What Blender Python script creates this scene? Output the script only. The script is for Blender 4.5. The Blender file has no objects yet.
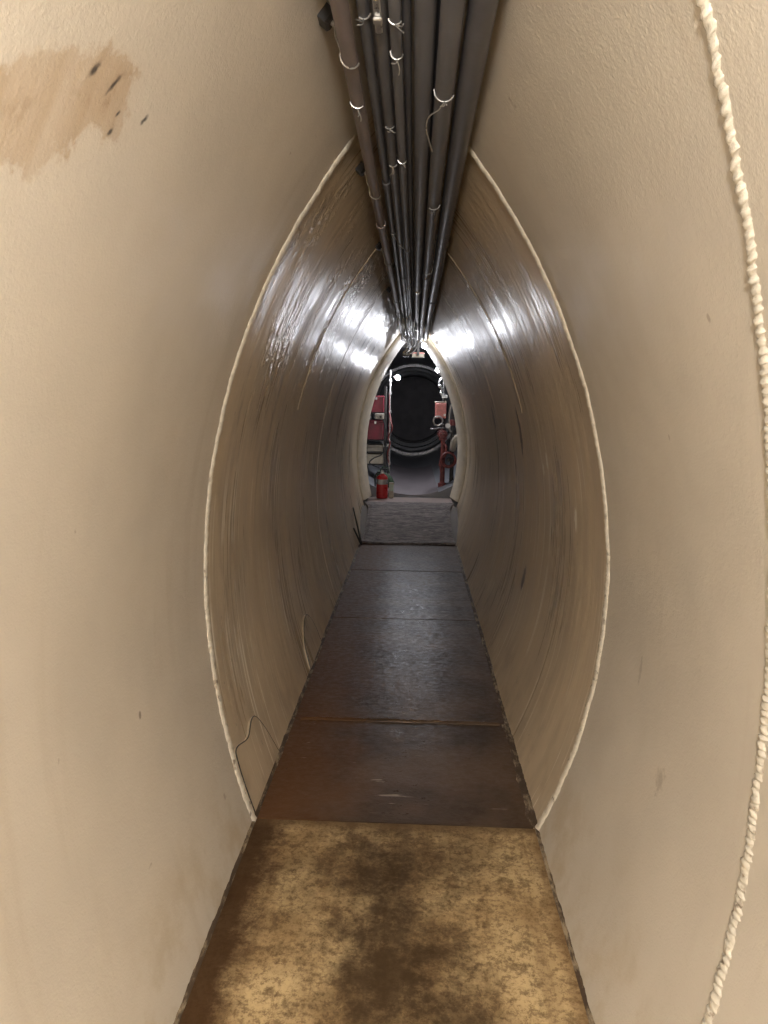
import bpy, math, random
from mathutils import Vector, Matrix

random.seed(7)
scene = bpy.context.scene
col = scene.collection

# ------------------------------------------------------------------ camera
cam_d = bpy.data.cameras.new('camera')
cam = bpy.data.objects.new('camera', cam_d)
col.objects.link(cam)
cam_d.sensor_fit = 'VERTICAL'
cam_d.sensor_height = 36.0
cam_d.lens = 710.0 / 1024.0 * 36.0
cam_d.clip_start = 0.02
CR = Vector((0.99900728, 0.04273031, 0.01259262))
CU = Vector((-0.0189928, 0.15285654, 0.98806586))
CF = Vector((-0.0402955, 0.98732416, -0.15351636))
M4 = Matrix.Identity(4)
for i in range(3):
    M4[i][0] = CR[i]; M4[i][1] = CU[i]; M4[i][2] = -CF[i]
M4[0][3], M4[1][3], M4[2][3] = 0.0244, 0.0, 1.5
cam.matrix_world = M4
scene.camera = cam

# ------------------------------------------------------------------ world and exposure
w = bpy.data.worlds.new('world'); scene.world = w; w.use_nodes = True
w.node_tree.nodes['Background'].inputs[0].default_value = (0.5, 0.55, 0.6, 1)
w.node_tree.nodes['Background'].inputs[1].default_value = 0.0
vs = scene.view_settings
vs.view_transform = 'Standard'; vs.look = 'None'; vs.gamma = 1.0; vs.use_curve_mapping = False
vs.exposure = 0.0

# lamp strengths (bulbs are built with their fixtures further down)
WARM_BULB = 1440.0        # the tunnel lamp overhead, behind the camera
END_BULB = 95.0         # lamp under the pipes at the far mouth
SIDE_BULB = 700.0        # two lamps inside the far compartment

# ------------------------------------------------------------------ mesh helpers
class MB:
    def __init__(s): s.v = []; s.f = []
    def add(s, vs_, fs):
        b = len(s.v); s.v += [tuple(p) for p in vs_]; s.f += [tuple(b + i for i in f) for f in fs]; return s
    def box(s, x0, x1, y0, y1, z0, z1, bev=0.0):
        if bev <= 0:
            return s.add([(x, y, z) for z in (z0, z1) for y in (y0, y1) for x in (x0, x1)],
                         [(0, 2, 3, 1), (4, 5, 7, 6), (0, 1, 5, 4), (2, 6, 7, 3), (0, 4, 6, 2), (1, 3, 7, 5)])
        b = bev
        loops = []
        for z, k in ((z0, b), (z0 + b, 0), (z1 - b, 0), (z1, b)):
            X0, X1, Y0, Y1 = x0 + k, x1 - k, y0 + k, y1 - k
            loops.append([(X0 + b, Y0, z), (X1 - b, Y0, z), (X1, Y0 + b, z), (X1, Y1 - b, z),
                          (X1 - b, Y1, z), (X0 + b, Y1, z), (X0, Y1 - b, z), (X0, Y0 + b, z)])
        return s.rings(loops, cap=True)
    def rings(s, loops, cap=False, closed=True):
        n = len(loops[0]); vs_ = [p for l in loops for p in l]; fs = []
        for i in range(len(loops) - 1):
            for j in range(n if closed else n - 1):
                k = (j + 1) % n
                fs.append((i * n + j, i * n + k, (i + 1) * n + k, (i + 1) * n + j))
        if cap:
            fs.append(tuple(reversed(range(n)))); fs.append(tuple((len(loops) - 1) * n + j for j in range(n)))
        return s.add(vs_, fs)
    def tube(s, pts, r, n=10, cap=True, flat=None):
        pts = [Vector(p) for p in pts]; loops = []
        up = Vector((0, 0, 1)); prev = None
        for i, p in enumerate(pts):
            t = (pts[min(i + 1, len(pts) - 1)] - pts[max(i - 1, 0)]).normalized()
            if prev is None:
                a = up if abs(t.dot(up)) < 0.9 else Vector((1, 0, 0))
                u = (a - t * a.dot(t)).normalized()
            else:
                u = (prev - t * prev.dot(t)).normalized()
            prev = u; v = t.cross(u)
            rr = r[i] if isinstance(r, (list, tuple)) else r
            loops.append([p + (u * math.cos(2 * math.pi * j / n) + v * math.sin(2 * math.pi * j / n)) * rr for j in range(n)])
        return s.rings(loops, cap=cap)
    def lathe(s, prof, c=(0, 0, 0), n=20, axis='z'):
        loops = []
        for r, h in prof:
            l = []
            for j in range(n):
                a = 2 * math.pi * j / n; q = (r * math.cos(a), r * math.sin(a), h)
                if axis == 'y': q = (q[0], q[2], q[1])
                if axis == 'x': q = (q[2], q[0], q[1])
                l.append((q[0] + c[0], q[1] + c[1], q[2] + c[2]))
            loops.append(l)
        return s.rings(loops, cap=True)
    def torus(s, c, R, r, axis='y', n=24, m=8):
        loops = []
        for i in range(n + 1):
            a = 2 * math.pi * i / n; l = []
            for j in range(m):
                b = 2 * math.pi * j / m
                q = ((R + r * math.cos(b)) * math.cos(a), r * math.sin(b), (R + r * math.cos(b)) * math.sin(a))
                if axis == 'z': q = (q[0], q[2], q[1])
                if axis == 'x': q = (q[1], q[0], q[2])
                l.append((q[0] + c[0], q[1] + c[1], q[2] + c[2]))
            loops.append(l)
        return s.rings(loops)
    def ball(s, c, r, n=14, m=8, sz=1.0):
        return s.lathe([(max(r * math.sin(math.pi * i / m), 1e-4), -r * sz * math.cos(math.pi * i / m)) for i in range(m + 1)], c, n)
    def build(s, name, mat, parent=None, smooth=False, recalc=True):
        me = bpy.data.meshes.new(name); me.from_pydata(s.v, [], s.f); me.update()
        if recalc:
            import bmesh
            bm = bmesh.new(); bm.from_mesh(me); bmesh.ops.recalc_face_normals(bm, faces=bm.faces); bm.to_mesh(me); bm.free()
        if smooth:
            for p in me.polygons: p.use_smooth = True
            if smooth != 'all':
                me.set_sharp_from_angle(angle=math.radians(40))
        me.materials.append(mat)
        o = bpy.data.objects.new(name, me); col.objects.link(o)
        if parent: o.parent = parent
        return o

def smooth_path(ps, k=8):
    ps = [Vector(p) for p in ps]; out = []
    for i in range(len(ps) - 1):
        p0 = ps[max(i - 1, 0)]; p1 = ps[i]; p2 = ps[i + 1]; p3 = ps[min(i + 2, len(ps) - 1)]
        for j in range(k):
            t = j / k
            out.append(0.5 * ((2 * p1) + (p2 - p0) * t + (2 * p0 - 5 * p1 + 4 * p2 - p3) * t * t + (3 * p1 - p0 - 3 * p2 + p3) * t ** 3))
    out.append(ps[-1]); return out

def tag(o, label, cat, group=None):
    o['label'] = label; o['category'] = cat
    if group: o['group'] = group
    return o
def struct(o, label=None):
    o['kind'] = 'structure'
    if label: o['label'] = label
    return o
def empty(name, loc=(0, 0, 0)):
    o = bpy.data.objects.new(name, None); col.objects.link(o); o.location = loc; o.empty_display_size = 0.1; return o

# ------------------------------------------------------------------ node helpers
class NT:
    def __init__(s, name):
        s.m = bpy.data.materials.new(name); s.m.use_nodes = True
        s.t = s.m.node_tree; s.b = s.t.nodes['Principled BSDF']
        s.co = s.t.nodes.new('ShaderNodeTexCoord').outputs['Object']
        s.x = None
    def _set(s, sock, v):
        if isinstance(v, bpy.types.NodeSocket): s.t.links.new(v, sock)
        elif v is not None:
            if sock.type == 'RGBA' and len(v) == 3: v = (*v, 1)
            sock.default_value = v
    def mapv(s, scale=(1, 1, 1), loc=(0, 0, 0)):
        n = s.t.nodes.new('ShaderNodeMapping'); s._set(n.inputs['Vector'], s.co)
        n.inputs['Scale'].default_value = scale; n.inputs['Location'].default_value = loc
        return n.outputs[0]
    def noise(s, scale, vec=None, detail=4, rough=0.55, dist=0.0):
        n = s.t.nodes.new('ShaderNodeTexNoise'); s._set(n.inputs['Vector'], vec or s.co)
        n.inputs['Scale'].default_value = scale; n.inputs['Detail'].default_value = detail
        n.inputs['Roughness'].default_value = rough; n.inputs['Distortion'].default_value = dist
        return n.outputs['Fac']
    def math(s, op, a, b=None, c=None):
        n = s.t.nodes.new('ShaderNodeMath'); n.operation = op
        s._set(n.inputs[0], a)
        if b is not None: s._set(n.inputs[1], b)
        if c is not None: s._set(n.inputs[2], c)
        return n.outputs[0]
    def ramp(s, v, lo, hi, a=0.0, b=1.0):
        n = s.t.nodes.new('ShaderNodeMapRange'); n.interpolation_type = 'SMOOTHSTEP'
        s._set(n.inputs['Value'], v)
        n.inputs['From Min'].default_value = lo; n.inputs['From Max'].default_value = hi
        n.inputs['To Min'].default_value = a; n.inputs['To Max'].default_value = b
        return n.outputs['Result']
    def mix(s, f, a, b):
        n = s.t.nodes.new('ShaderNodeMix'); n.data_type = 'RGBA'
        s._set(n.inputs[0], f); s._set(n.inputs[6], a); s._set(n.inputs[7], b)
        return n.outputs[2]
    def sep(s):
        if s.x is None:
            n = s.t.nodes.new('ShaderNodeSeparateXYZ'); s._set(n.inputs[0], s.co)
            s.x, s.y, s.z = n.outputs[0], n.outputs[1], n.outputs[2]
        return s.x, s.y, s.z
    def ell(s, a, b, ca, cb, ra, rb, lo=1.0, hi=0.6, wob=None):
        """1 inside the ellipse, 0 outside, in two surface coordinates"""
        da = s.math('MULTIPLY', s.math('SUBTRACT', a, ca), 1 / ra)
        db = s.math('MULTIPLY', s.math('SUBTRACT', b, cb), 1 / rb)
        d = s.math('SQRT', s.math('ADD', s.math('MULTIPLY', da, da), s.math('MULTIPLY', db, db)))
        if wob is not None: d = s.math('ADD', d, wob)
        return s.math('SUBTRACT', 1.0, s.ramp(d, hi, lo))
    def bump(s, hgt, strength, dist, chain=None):
        n = s.t.nodes.new('ShaderNodeBump'); s._set(n.inputs['Height'], hgt)
        n.inputs['Strength'].default_value = strength; n.inputs['Distance'].default_value = dist
        if chain is not None: s.t.links.new(chain, n.inputs['Normal'])
        return n.outputs[0]
    def out(s, colr, rough=None, normal=None, metal=0.0, spec=None, coat=None):
        s._set(s.b.inputs['Base Color'], colr)
        if rough is not None: s._set(s.b.inputs['Roughness'], rough)
        if normal is not None: s.t.links.new(normal, s.b.inputs['Normal'])
        s.b.inputs['Metallic'].default_value = metal
        if spec is not None: s.b.inputs['Specular IOR Level'].default_value = spec
        return s.m

def simple(name, c, rough=0.5, metal=0.0, var=0.25, scale=30, bump=0.0, spec=None):
    t = NT(name)
    n = t.noise(scale, detail=3)
    k = t.mix(t.ramp(n, 0.3, 0.75), tuple(x * (1 - var) for x in c), tuple(min(1, x * (1 + var)) for x in c))
    nm = t.bump(t.noise(scale * 4), bump, 0.002) if bump else None
    return t.out(k, t.ramp(n, 0.2, 0.8, max(0, rough - 0.1), min(1, rough + 0.1)), nm, metal, spec)

def emit(name, c, s):
    m = bpy.data.materials.new(name); m.use_nodes = True
    b = m.node_tree.nodes['Principled BSDF']
    b.inputs['Base Color'].default_value = (0.9, 0.9, 0.9, 1)
    b.inputs['Emission Color'].default_value = (*c, 1); b.inputs['Emission Strength'].default_value = s
    return m

CREAM = (0.565, 0.51, 0.425)
def near_paint(name, left):
    t = NT(name); x, y, z = t.sep()
    big = t.noise(1.6, detail=3)
    c = t.mix(t.ramp(big, 0.3, 0.7), tuple(v * 0.93 for v in CREAM), tuple(v * 1.05 for v in CREAM))
    # faint vertical runs and old dirt
    run = t.noise(1.0, t.mapv((0.5, 9, 0.9)), 3)
    c = t.mix(t.ramp(run, 0.58, 0.8, 0, 0.22), c, (0.36, 0.28, 0.19))
    # grime creeping up from the floor
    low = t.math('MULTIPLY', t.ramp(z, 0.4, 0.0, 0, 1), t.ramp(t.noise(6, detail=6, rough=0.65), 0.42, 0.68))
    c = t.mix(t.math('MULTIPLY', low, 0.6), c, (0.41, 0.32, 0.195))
    spots = t.noise(14, detail=2)
    c = t.mix(t.ramp(spots, 0.76, 0.80, 0, 0.5), c, (0.20, 0.13, 0.08))
    if left:
        drip = t.noise(1.0, t.mapv((1, 26, 3.0)), 3)
        wob = t.math('MULTIPLY', t.math('SUBTRACT', t.noise(11, detail=7, rough=0.65), 0.5), 2.0)
        tilt = t.math('SUBTRACT', z, t.math('MULTIPLY', t.math('SUBTRACT', y, 0.95), 0.40))
        st = t.ell(y, tilt, 0.95, 1.862, 0.225, 0.076, 1.0, 0.82, wob)
        st = t.math('MULTIPLY', st, t.ramp(drip, 0.25, 0.7, 0.45, 0.95))
        c = t.mix(t.math('MULTIPLY', st, 0.62), c, (0.34, 0.215, 0.10))
        edge = t.math('MULTIPLY', st, t.ramp(t.noise(24, detail=5), 0.56, 0.7))
        c = t.mix(t.math('MULTIPLY', edge, 0.35), c, (0.25, 0.15, 0.07))
        u = t.math('ADD', y, t.math('MULTIPLY', t.math('SUBTRACT', z, 1.94), -0.55))
        for (cy, cz, ry, rz) in ((1.036, 1.945, 0.010, 0.016), (1.094, 1.95, 0.007, 0.022), (1.216, 1.947, 0.008, 0.014),
                                 (1.135, 1.90, 0.008, 0.010), (1.135, 1.925, 0.005, 0.008)):
            wob2 = t.math('MULTIPLY', t.math('SUBTRACT', t.noise(90), 0.5), 1.0)
            e = t.ell(u, z, cy - 0.55 * (cz - 1.94), cz, ry * 0.85, rz * 0.85, 1.1, 0.2, wob2)
            c = t.mix(t.math('MULTIPLY', e, 0.9), c, (0.025, 0.02, 0.022))
        e = t.ell(y, z, 1.723, 0.683, 0.010, 0.014, 1.0, 0.5)
        c = t.mix(t.math('MULTIPLY', e, 0.7), c, (0.10, 0.06, 0.03))
    else:
        for (cy, cz, ry, rz) in ((1.70, 0.56, 0.03, 0.045), (1.96, 0.75, 0.012, 0.05)):
            wob2 = t.math('MULTIPLY', t.math('SUBTRACT', t.noise(60), 0.5), 2.2)
            e = t.ell(y, z, cy, cz, ry, rz, 1.0, 0.3, wob2)
            c = t.mix(t.math('MULTIPLY', e, 0.4), c, (0.18, 0.13, 0.09))
    n1 = t.bump(t.noise(190, detail=2), 0.34, 0.0022)
    n2 = t.bump(t.noise(60, t.mapv((1, 1.0, 1.0)), 3), 0.22, 0.004, n1)
    n3 = t.bump(t.noise(4, detail=1), 0.12, 0.02, n2)
    return t.out(c, t.ramp(t.noise(9), 0.3, 0.7, 0.38, 0.52), n3, spec=0.45)

def gloss_paint(name, left, tone=1.0):
    t = NT(name); x, y, z = t.sep()
    base = tuple(v * tone for v in (0.57, 0.465, 0.325))
    big = t.noise(1.3, t.mapv((1, 1.6, 0.8)), 4)
    c = t.mix(t.ramp(big, 0.3, 0.72), tuple(v * 0.86 for v in base), tuple(v * 1.08 for v in base))
    # rings of brushed paint running round the tunnel
    br = t.noise(1.0, t.mapv((0.6, 34, 0.7)), 4)
    c = t.mix(t.ramp(br, 0.5, 0.75, 0, 0.09 if not left else 0.14), c, tuple(v * 0.75 for v in base))
    # pale scratches
    sc = t.noise(1.0, t.mapv((0.3, 55, 0.55), (3, 1.7, 0)), 2)
    brk = t.noise(3.0, t.mapv((1, 1, 1), (9, 2, 4)), 3)
    m = t.math('MULTIPLY', t.ramp(sc, 0.615, 0.645), t.ramp(brk, 0.44, 0.54))
    m = t.math('MULTIPLY', m, t.ramp(z, 1.75, 1.3) if not left else t.ramp(z, 1.4, 1.0))
    c = t.mix(t.math('MULTIPLY', m, 0.75), c, (0.92, 0.86, 0.74))
    # brown smears
    sm = t.noise(1.0, t.mapv((1, 13, 2.6), (5, 0, 2)), 5, 0.65)
    hi = t.math('MULTIPLY', t.ramp(z, 0.7, 1.5, 0.15, 1.0), t.ramp(y, 4.4, 3.2, 0.25, 1.0)) if left else 0.08
    c = t.mix(t.math('MULTIPLY', t.ramp(sm, 0.55, 0.70), t.math('MULTIPLY', hi, 0.55)), c, (0.16, 0.105, 0.05))
    low = t.math('MULTIPLY', t.ramp(z, 0.4, 0.0), t.ramp(t.noise(6, detail=6), 0.42, 0.68))
    c = t.mix(t.math('MULTIPLY', low, 0.4), c, (0.24, 0.16, 0.09))
    spots = t.noise(22, t.mapv((1, 1.6, 0.6)), 2)
    c = t.mix(t.ramp(spots, 0.755, 0.78, 0, 0.75), c, (0.07, 0.045, 0.03))
    if not left:   # dark gouges and chips of pale primer
        for (cy, cz, ry, rz, k) in ((4.16, 1.36, 0.045, 0.12, 0), (4.20, 1.26, 0.03, 0.08, 0), (5.47, 1.39, 0.05, 0.10, 0),
                                    (3.96, 0.52, 0.04, 0.075, 0), (2.85, 1.04, 0.026, 0.048, 1), (3.52, 1.18, 0.022, 0.036, 1),
                                    (3.40, 1.23, 0.024, 0.04, 1)):
            wob = t.math('MULTIPLY', t.math('SUBTRACT', t.noise(40), 0.5), 1.0)
            e = t.ell(y, z, cy, cz, ry * 1.1, rz * 1.1, 1.0, 0.6, wob)
            c = t.mix(t.math('MULTIPLY', e, 0.85), c, (0.95, 0.90, 0.78) if k else (0.035, 0.024, 0.018))
    n1 = t.bump(br, 0.26, 0.006)
    pit = t.noise(1.0, t.mapv((30, 26, 14)), 3)
    msk = t.math('MULTIPLY', t.ramp(t.noise(2.2, t.mapv((1, 1.6, 0.7), (2, 0, 1)), 4), 0.42, 0.60), t.ramp(z, 1.25, 1.7))
    n2 = t.bump(t.math('MULTIPLY', t.ramp(pit, 0.42, 0.66), msk), 0.8 if left else 0.15, 0.006, n1)
    n3 = t.bump(t.noise(2.4, t.mapv((1, 2.2, 0.8)), 2), 0.3, 0.03, n2)
    return t.out(c, t.ramp(t.math('ADD', t.math('MULTIPLY', big, 0.6), t.math('MULTIPLY', br, 0.4)), 0.35, 0.65, 0.25, 0.42), n3, spec=0.5)

def bead_paint(name, k):
    t = NT(name)
    c = t.mix(t.ramp(t.noise(60), 0.35, 0.7), tuple(k * v for v in (0.66, 0.60, 0.49)), tuple(k * v for v in (0.74, 0.68, 0.56)))
    x, y, z = t.sep()
    d = t.math('MULTIPLY', t.ramp(t.noise(34, detail=4), 0.57, 0.68), t.ramp(z, 1.9, 0.5, 0.15, 1.0))
    c = t.mix(t.math('MULTIPLY', d, 0.8), c, (0.14, 0.09, 0.05))
    return t.out(c, 0.5, t.bump(t.noise(150, detail=3), 0.6, 0.002))

def near_floor_mat():
    t = NT('worn_tan_deck_paint'); x, y, z = t.sep()
    c = t.mix(t.ramp(t.noise(4.5, detail=6), 0.35, 0.66), (0.52, 0.385, 0.205), (0.33, 0.225, 0.11))
    c = t.mix(t.ramp(t.noise(48, detail=8, rough=0.8), 0.47, 0.60, 0, 0.72), c, (0.13, 0.078, 0.036))
    c = t.mix(t.ramp(t.noise(13, detail=8, rough=0.78), 0.48, 0.62, 0, 0.7), c, (0.10, 0.06, 0.028))
    # scuffed runs along the walkway
    runs = t.noise(1.0, t.mapv((16, 1.3, 1), (2, 1, 0)), 5, 0.65)
    c = t.mix(t.ramp(runs, 0.5, 0.72, 0, 0.5), c, (0.20, 0.125, 0.06))
    # traffic stain down the middle
    wob = t.math('MULTIPLY', t.math('SUBTRACT', t.noise(7, detail=9, rough=0.78), 0.5), 3.4)
    for (cx, cy, rx, ry, k) in ((-0.02, 1.72, 0.17, 0.62, 0.92), (0.05, 2.2, 0.3, 0.16, 0.6), (0.17, 1.5, 0.10, 0.3, 0.75), (-0.2, 2.05, 0.2, 0.25, 0.4)):
        e = t.ell(x, y, cx, cy, rx, ry, 1.7, 0.1, wob)
        c = t.mix(t.math('MULTIPLY', e, k), c, (0.042, 0.025, 0.012))
    # rusty grime along both edges
    e1 = t.ramp(t.math('ADD', x, t.math('MULTIPLY', wob, 0.07)), -0.36, -0.47)
    c = t.mix(t.math('MULTIPLY', e1, 0.95), c, (0.045, 0.021, 0.008))
    e2 = t.ramp(t.math('ADD', x, t.math('MULTIPLY', wob, 0.04)), 0.43, 0.49)
    c = t.mix(t.math('MULTIPLY', e2, 0.7), c, (0.14, 0.08, 0.035))
    e3 = t.ramp(t.math('ADD', y, t.math('MULTIPLY', wob, 0.03)), 2.29, 2.345)
    c = t.mix(t.math('MULTIPLY', e3, 0.75), c, (0.10, 0.06, 0.028))
    n = t.bump(t.noise(38, detail=5), 0.35, 0.004)
    return t.out(c, t.ramp(runs, 0.3, 0.7, 0.55, 0.75), n, spec=0.12)

def dark_floor_mat(name, seed):
    t = NT(name); x, y, z = t.sep()
    c = t.mix(t.ramp(t.noise(3.0, t.mapv((1, 1, 1), (seed, seed * 2, 0)), 5), 0.35, 0.68), (0.055, 0.036, 0.024), (0.105, 0.069, 0.045))
    wob = t.math('MULTIPLY', t.math('SUBTRACT', t.noise(4, detail=5), 0.5), 0.5)
    rust = t.ramp(t.math('ADD', x, wob), -0.08, -0.40)
    c = t.mix(t.math('MULTIPLY', rust, 0.75), c, (0.11, 0.048, 0.017))
    rr = t.ramp(t.math('ADD', x, t.math('MULTIPLY', wob, 0.4)), 0.36, 0.50)
    c = t.mix(t.math('MULTIPLY', rr, 0.5), c, (0.10, 0.058, 0.03))
    scr = t.math('MULTIPLY', t.ramp(t.noise(1.0, t.mapv((4, 36, 1), (seed, 0, 0)), 3, dist=0.6), 0.66, 0.70), t.ramp(t.noise(5, t.mapv((1, 1, 1), (0, seed, 0))), 0.5, 0.62))
    c = t.mix(t.math('MULTIPLY', scr, 0.6), c, (0.36, 0.30, 0.23))
    c = t.mix(t.ramp(t.noise(30), 0.70, 0.76, 0, 0.5), c, (0.02, 0.014, 0.01))
    n = t.bump(t.noise(16, t.mapv((1, 1.6, 1), (seed, 0, 0)), 6, 0.7), 0.28, 0.005)
    n = t.bump(t.noise(90, detail=3), 0.35, 0.002, n)
    fine = t.noise(26, t.mapv((1, 1.5, 1), (seed, 3, 0)), 6, 0.75)
    mid = t.ramp(t.math('ABSOLUTE', t.math('ADD', x, -0.03)), 0.05, 0.36, -0.10, 0.06)   # worn shiny along the middle
    return t.out(c, t.math('ADD', t.ramp(fine, 0.35, 0.65, 0.36, 0.62), mid), n, spec=0.14)

def joint_mat():
    t = NT('grimy_floor_joint')
    c = t.mix(t.ramp(t.noise(1.0, t.mapv((30, 9, 30)), 7, 0.7), 0.46, 0.66), (0.055, 0.033, 0.017), (0.33, 0.26, 0.165))
    return t.out(c, 0.75, t.bump(t.noise(90), 0.6, 0.004))

def mat_rug():
    t = NT('ribbed_grey_mat')
    a = t.noise(1.0, t.mapv((7, 34, 34), (1, 0, 0)), 5, 0.7, 0.8)
    c = t.mix(t.ramp(a, 0.38, 0.66), (0.065, 0.054, 0.053), (0.28, 0.24, 0.228))
    return t.out(c, 0.75, t.bump(a, 0.8, 0.02))

M = dict(
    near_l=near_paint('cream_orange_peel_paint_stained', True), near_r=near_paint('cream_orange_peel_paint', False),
    gl_l=gloss_paint('glossy_taupe_paint_smeared', True), gl_r=gloss_paint('glossy_taupe_paint_scratched', False),
    bead=bead_paint('weld_bead_paint', 1.0), bead_n=bead_paint('wall_paint_over_weld', 0.80), floor_n=near_floor_mat(), joint=joint_mat(), rug=mat_rug(),
    back=simple('bare_steel_backing', (0.10, 0.08, 0.06), 0.7),
    collar=simple('cream_collar_paint', (0.60, 0.53, 0.41), 0.5, var=0.1, scale=12, bump=0.2),
    conduit=simple('dark_grey_conduit', (0.115, 0.115, 0.125), 0.45, 0.2, 0.15, 20),
    conduit_red=simple('dull_maroon_grey_conduit', (0.18, 0.15, 0.145), 0.5, 0.1, 0.15, 20),
    pipe=simple('blue_grey_pipe', (0.14, 0.142, 0.158), 0.48, 0.2, 0.12, 14),
    steel=simple('galvanised_steel', (0.55, 0.54, 0.52), 0.32, 0.9, 0.15, 60),
    wire=simple('bright_tie_wire', (0.5, 0.49, 0.46), 0.35, 0.8, 0.1, 60),
    black=simple('black_rubber', (0.018, 0.018, 0.02), 0.55),
    clip=simple('dark_clip', (0.05, 0.047, 0.045), 0.5, 0.4),
    tube=simple('dark_slate_steel', (0.21, 0.215, 0.23), 0.40, 0.1, 0.2, 3, 0.1),
    hatch=simple('near_black_steel', (0.26, 0.245, 0.265), 0.7, 0.1, 0.2, 4),
    ring=simple('worn_flange_steel', (0.34, 0.33, 0.33), 0.3, 0.5, 0.2, 10),
    deckmat=simple('grey_deck_mat', (0.19, 0.165, 0.17), 0.55, 0, 0.2, 9, 0.3),
    plate=simple('pinkish_grey_sill', (0.30, 0.235, 0.21), 0.45, 0, 0.2, 12, 0.2),
    maroon=simple('maroon_enamel', (0.22, 0.018, 0.035), 0.4, 0, 0.15, 20),
    red=simple('fire_red', (0.40, 0.012, 0.014), 0.32, 0, 0.1, 20),
    redpipe=simple('brick_red_pipe_paint', (0.20, 0.05, 0.045), 0.4, 0, 0.3, 18),
    pink=simple('salmon_box_paint', (0.72, 0.25, 0.22), 0.45, 0, 0.12, 30),
    cream=simple('cream_box_paint', (0.66, 0.60, 0.48), 0.5, 0, 0.1, 20),
    beige=simple('dull_beige_paint', (0.40, 0.36, 0.29), 0.55, 0, 0.12, 20),
    white=simple('off_white_plastic', (0.78, 0.77, 0.74), 0.4, 0, 0.06, 20),
    green=simple('dark_green_canvas', (0.035, 0.07, 0.035), 0.8, 0, 0.3, 40, 0.4),
    palegreen=simple('pale_green_card', (0.40, 0.50, 0.42), 0.6, 0, 0.1, 40),
    warm=emit('warm_bulb', (1.0, 0.95, 0.895), WARM_BULB),
    cool_end=emit('cool_bulb_end', (0.92, 0.94, 1.0), END_BULB),
    cool_side=emit('cool_bulb_side', (0.90, 0.92, 1.0), SIDE_BULB),
)

# ------------------------------------------------------------------ tunnel section
PR = (0.6846, 2.1246, 0.8669, 0.0107)      # right wall arc: half width, radius, height of widest point, skew
PL = (0.6846, 2.4498, 0.8760, -0.0139)
def half(z, s):
    W, R, zc, q = PR if s > 0 else PL
    t = z - zc
    return W - (R - math.sqrt(R * R - t * t)) + q * t ** 3
def wall_pt(s, y, z, off=0.0):
    """point on the wall; off > 0 moves into the tunnel"""
    e = 1e-3
    dz = (half(z + e, s) - half(z - e, s)) / (2 * e)
    n = Vector((-s, 0, dz)).normalized()
    return Vector((s * half(z, s), y, z)) + n * off
ZTOP = {1: 2.40, -1: 2.43}
Z0 = -0.03
def seam_y(z):     # slightly bowed near seam of the right wall
    return 1.268 - 0.217 * max(0.0, z - 0.85) ** 2 - 0.16 * max(0.0, 0.85 - z) ** 2
YA, YB = -4.0, 8.93
def slab(s, ya, yb, off, th, nz=72, ny=6):
    """curved wall plate with thickness; ya, yb numbers or functions of z"""
    fa = ya if callable(ya) else (lambda z: ya); fb = yb if callable(yb) else (lambda z: yb)
    m = MB(); zs = [Z0 + (ZTOP[s] - Z0) * i / nz for i in range(nz + 1)]
    loops = []
    for z in zs:
        row = [wall_pt(s, fa(z) + (fb(z) - fa(z)) * j / ny, z, off) for j in range(ny + 1)]
        bk = [wall_pt(s, fa(z) + (fb(z) - fa(z)) * j / ny, z, off - th) for j in range(ny, -1, -1)]
        loops.append(row + bk)
    m.rings(loops, cap=True)
    return m

walls = {}
for s, nm in ((-1, 'wall_left'), (1, 'wall_right')):
    wl = struct(slab(s, YA, YB, -0.016, 0.03, 60, 4).build(nm, M['back'], smooth=True),
                'curved tunnel wall of welded painted plates')
    walls[s] = wl
G = 0.0012
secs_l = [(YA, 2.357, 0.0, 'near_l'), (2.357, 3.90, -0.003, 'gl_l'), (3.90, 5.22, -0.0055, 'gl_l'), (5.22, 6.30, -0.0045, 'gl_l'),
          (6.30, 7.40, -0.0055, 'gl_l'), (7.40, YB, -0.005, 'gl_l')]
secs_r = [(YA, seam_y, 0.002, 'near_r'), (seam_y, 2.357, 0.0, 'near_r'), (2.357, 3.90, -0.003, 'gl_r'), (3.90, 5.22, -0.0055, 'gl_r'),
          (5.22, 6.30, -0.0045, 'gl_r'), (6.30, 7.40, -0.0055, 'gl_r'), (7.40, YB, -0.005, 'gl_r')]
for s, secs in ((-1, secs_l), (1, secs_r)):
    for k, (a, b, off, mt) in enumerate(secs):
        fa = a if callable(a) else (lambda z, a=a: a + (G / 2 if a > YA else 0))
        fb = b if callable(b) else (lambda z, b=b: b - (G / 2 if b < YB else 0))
        slab(s, fa, fb, off, 0.006, 96, 8).build('wall_plate', M[mt], walls[s], smooth=True)

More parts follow.
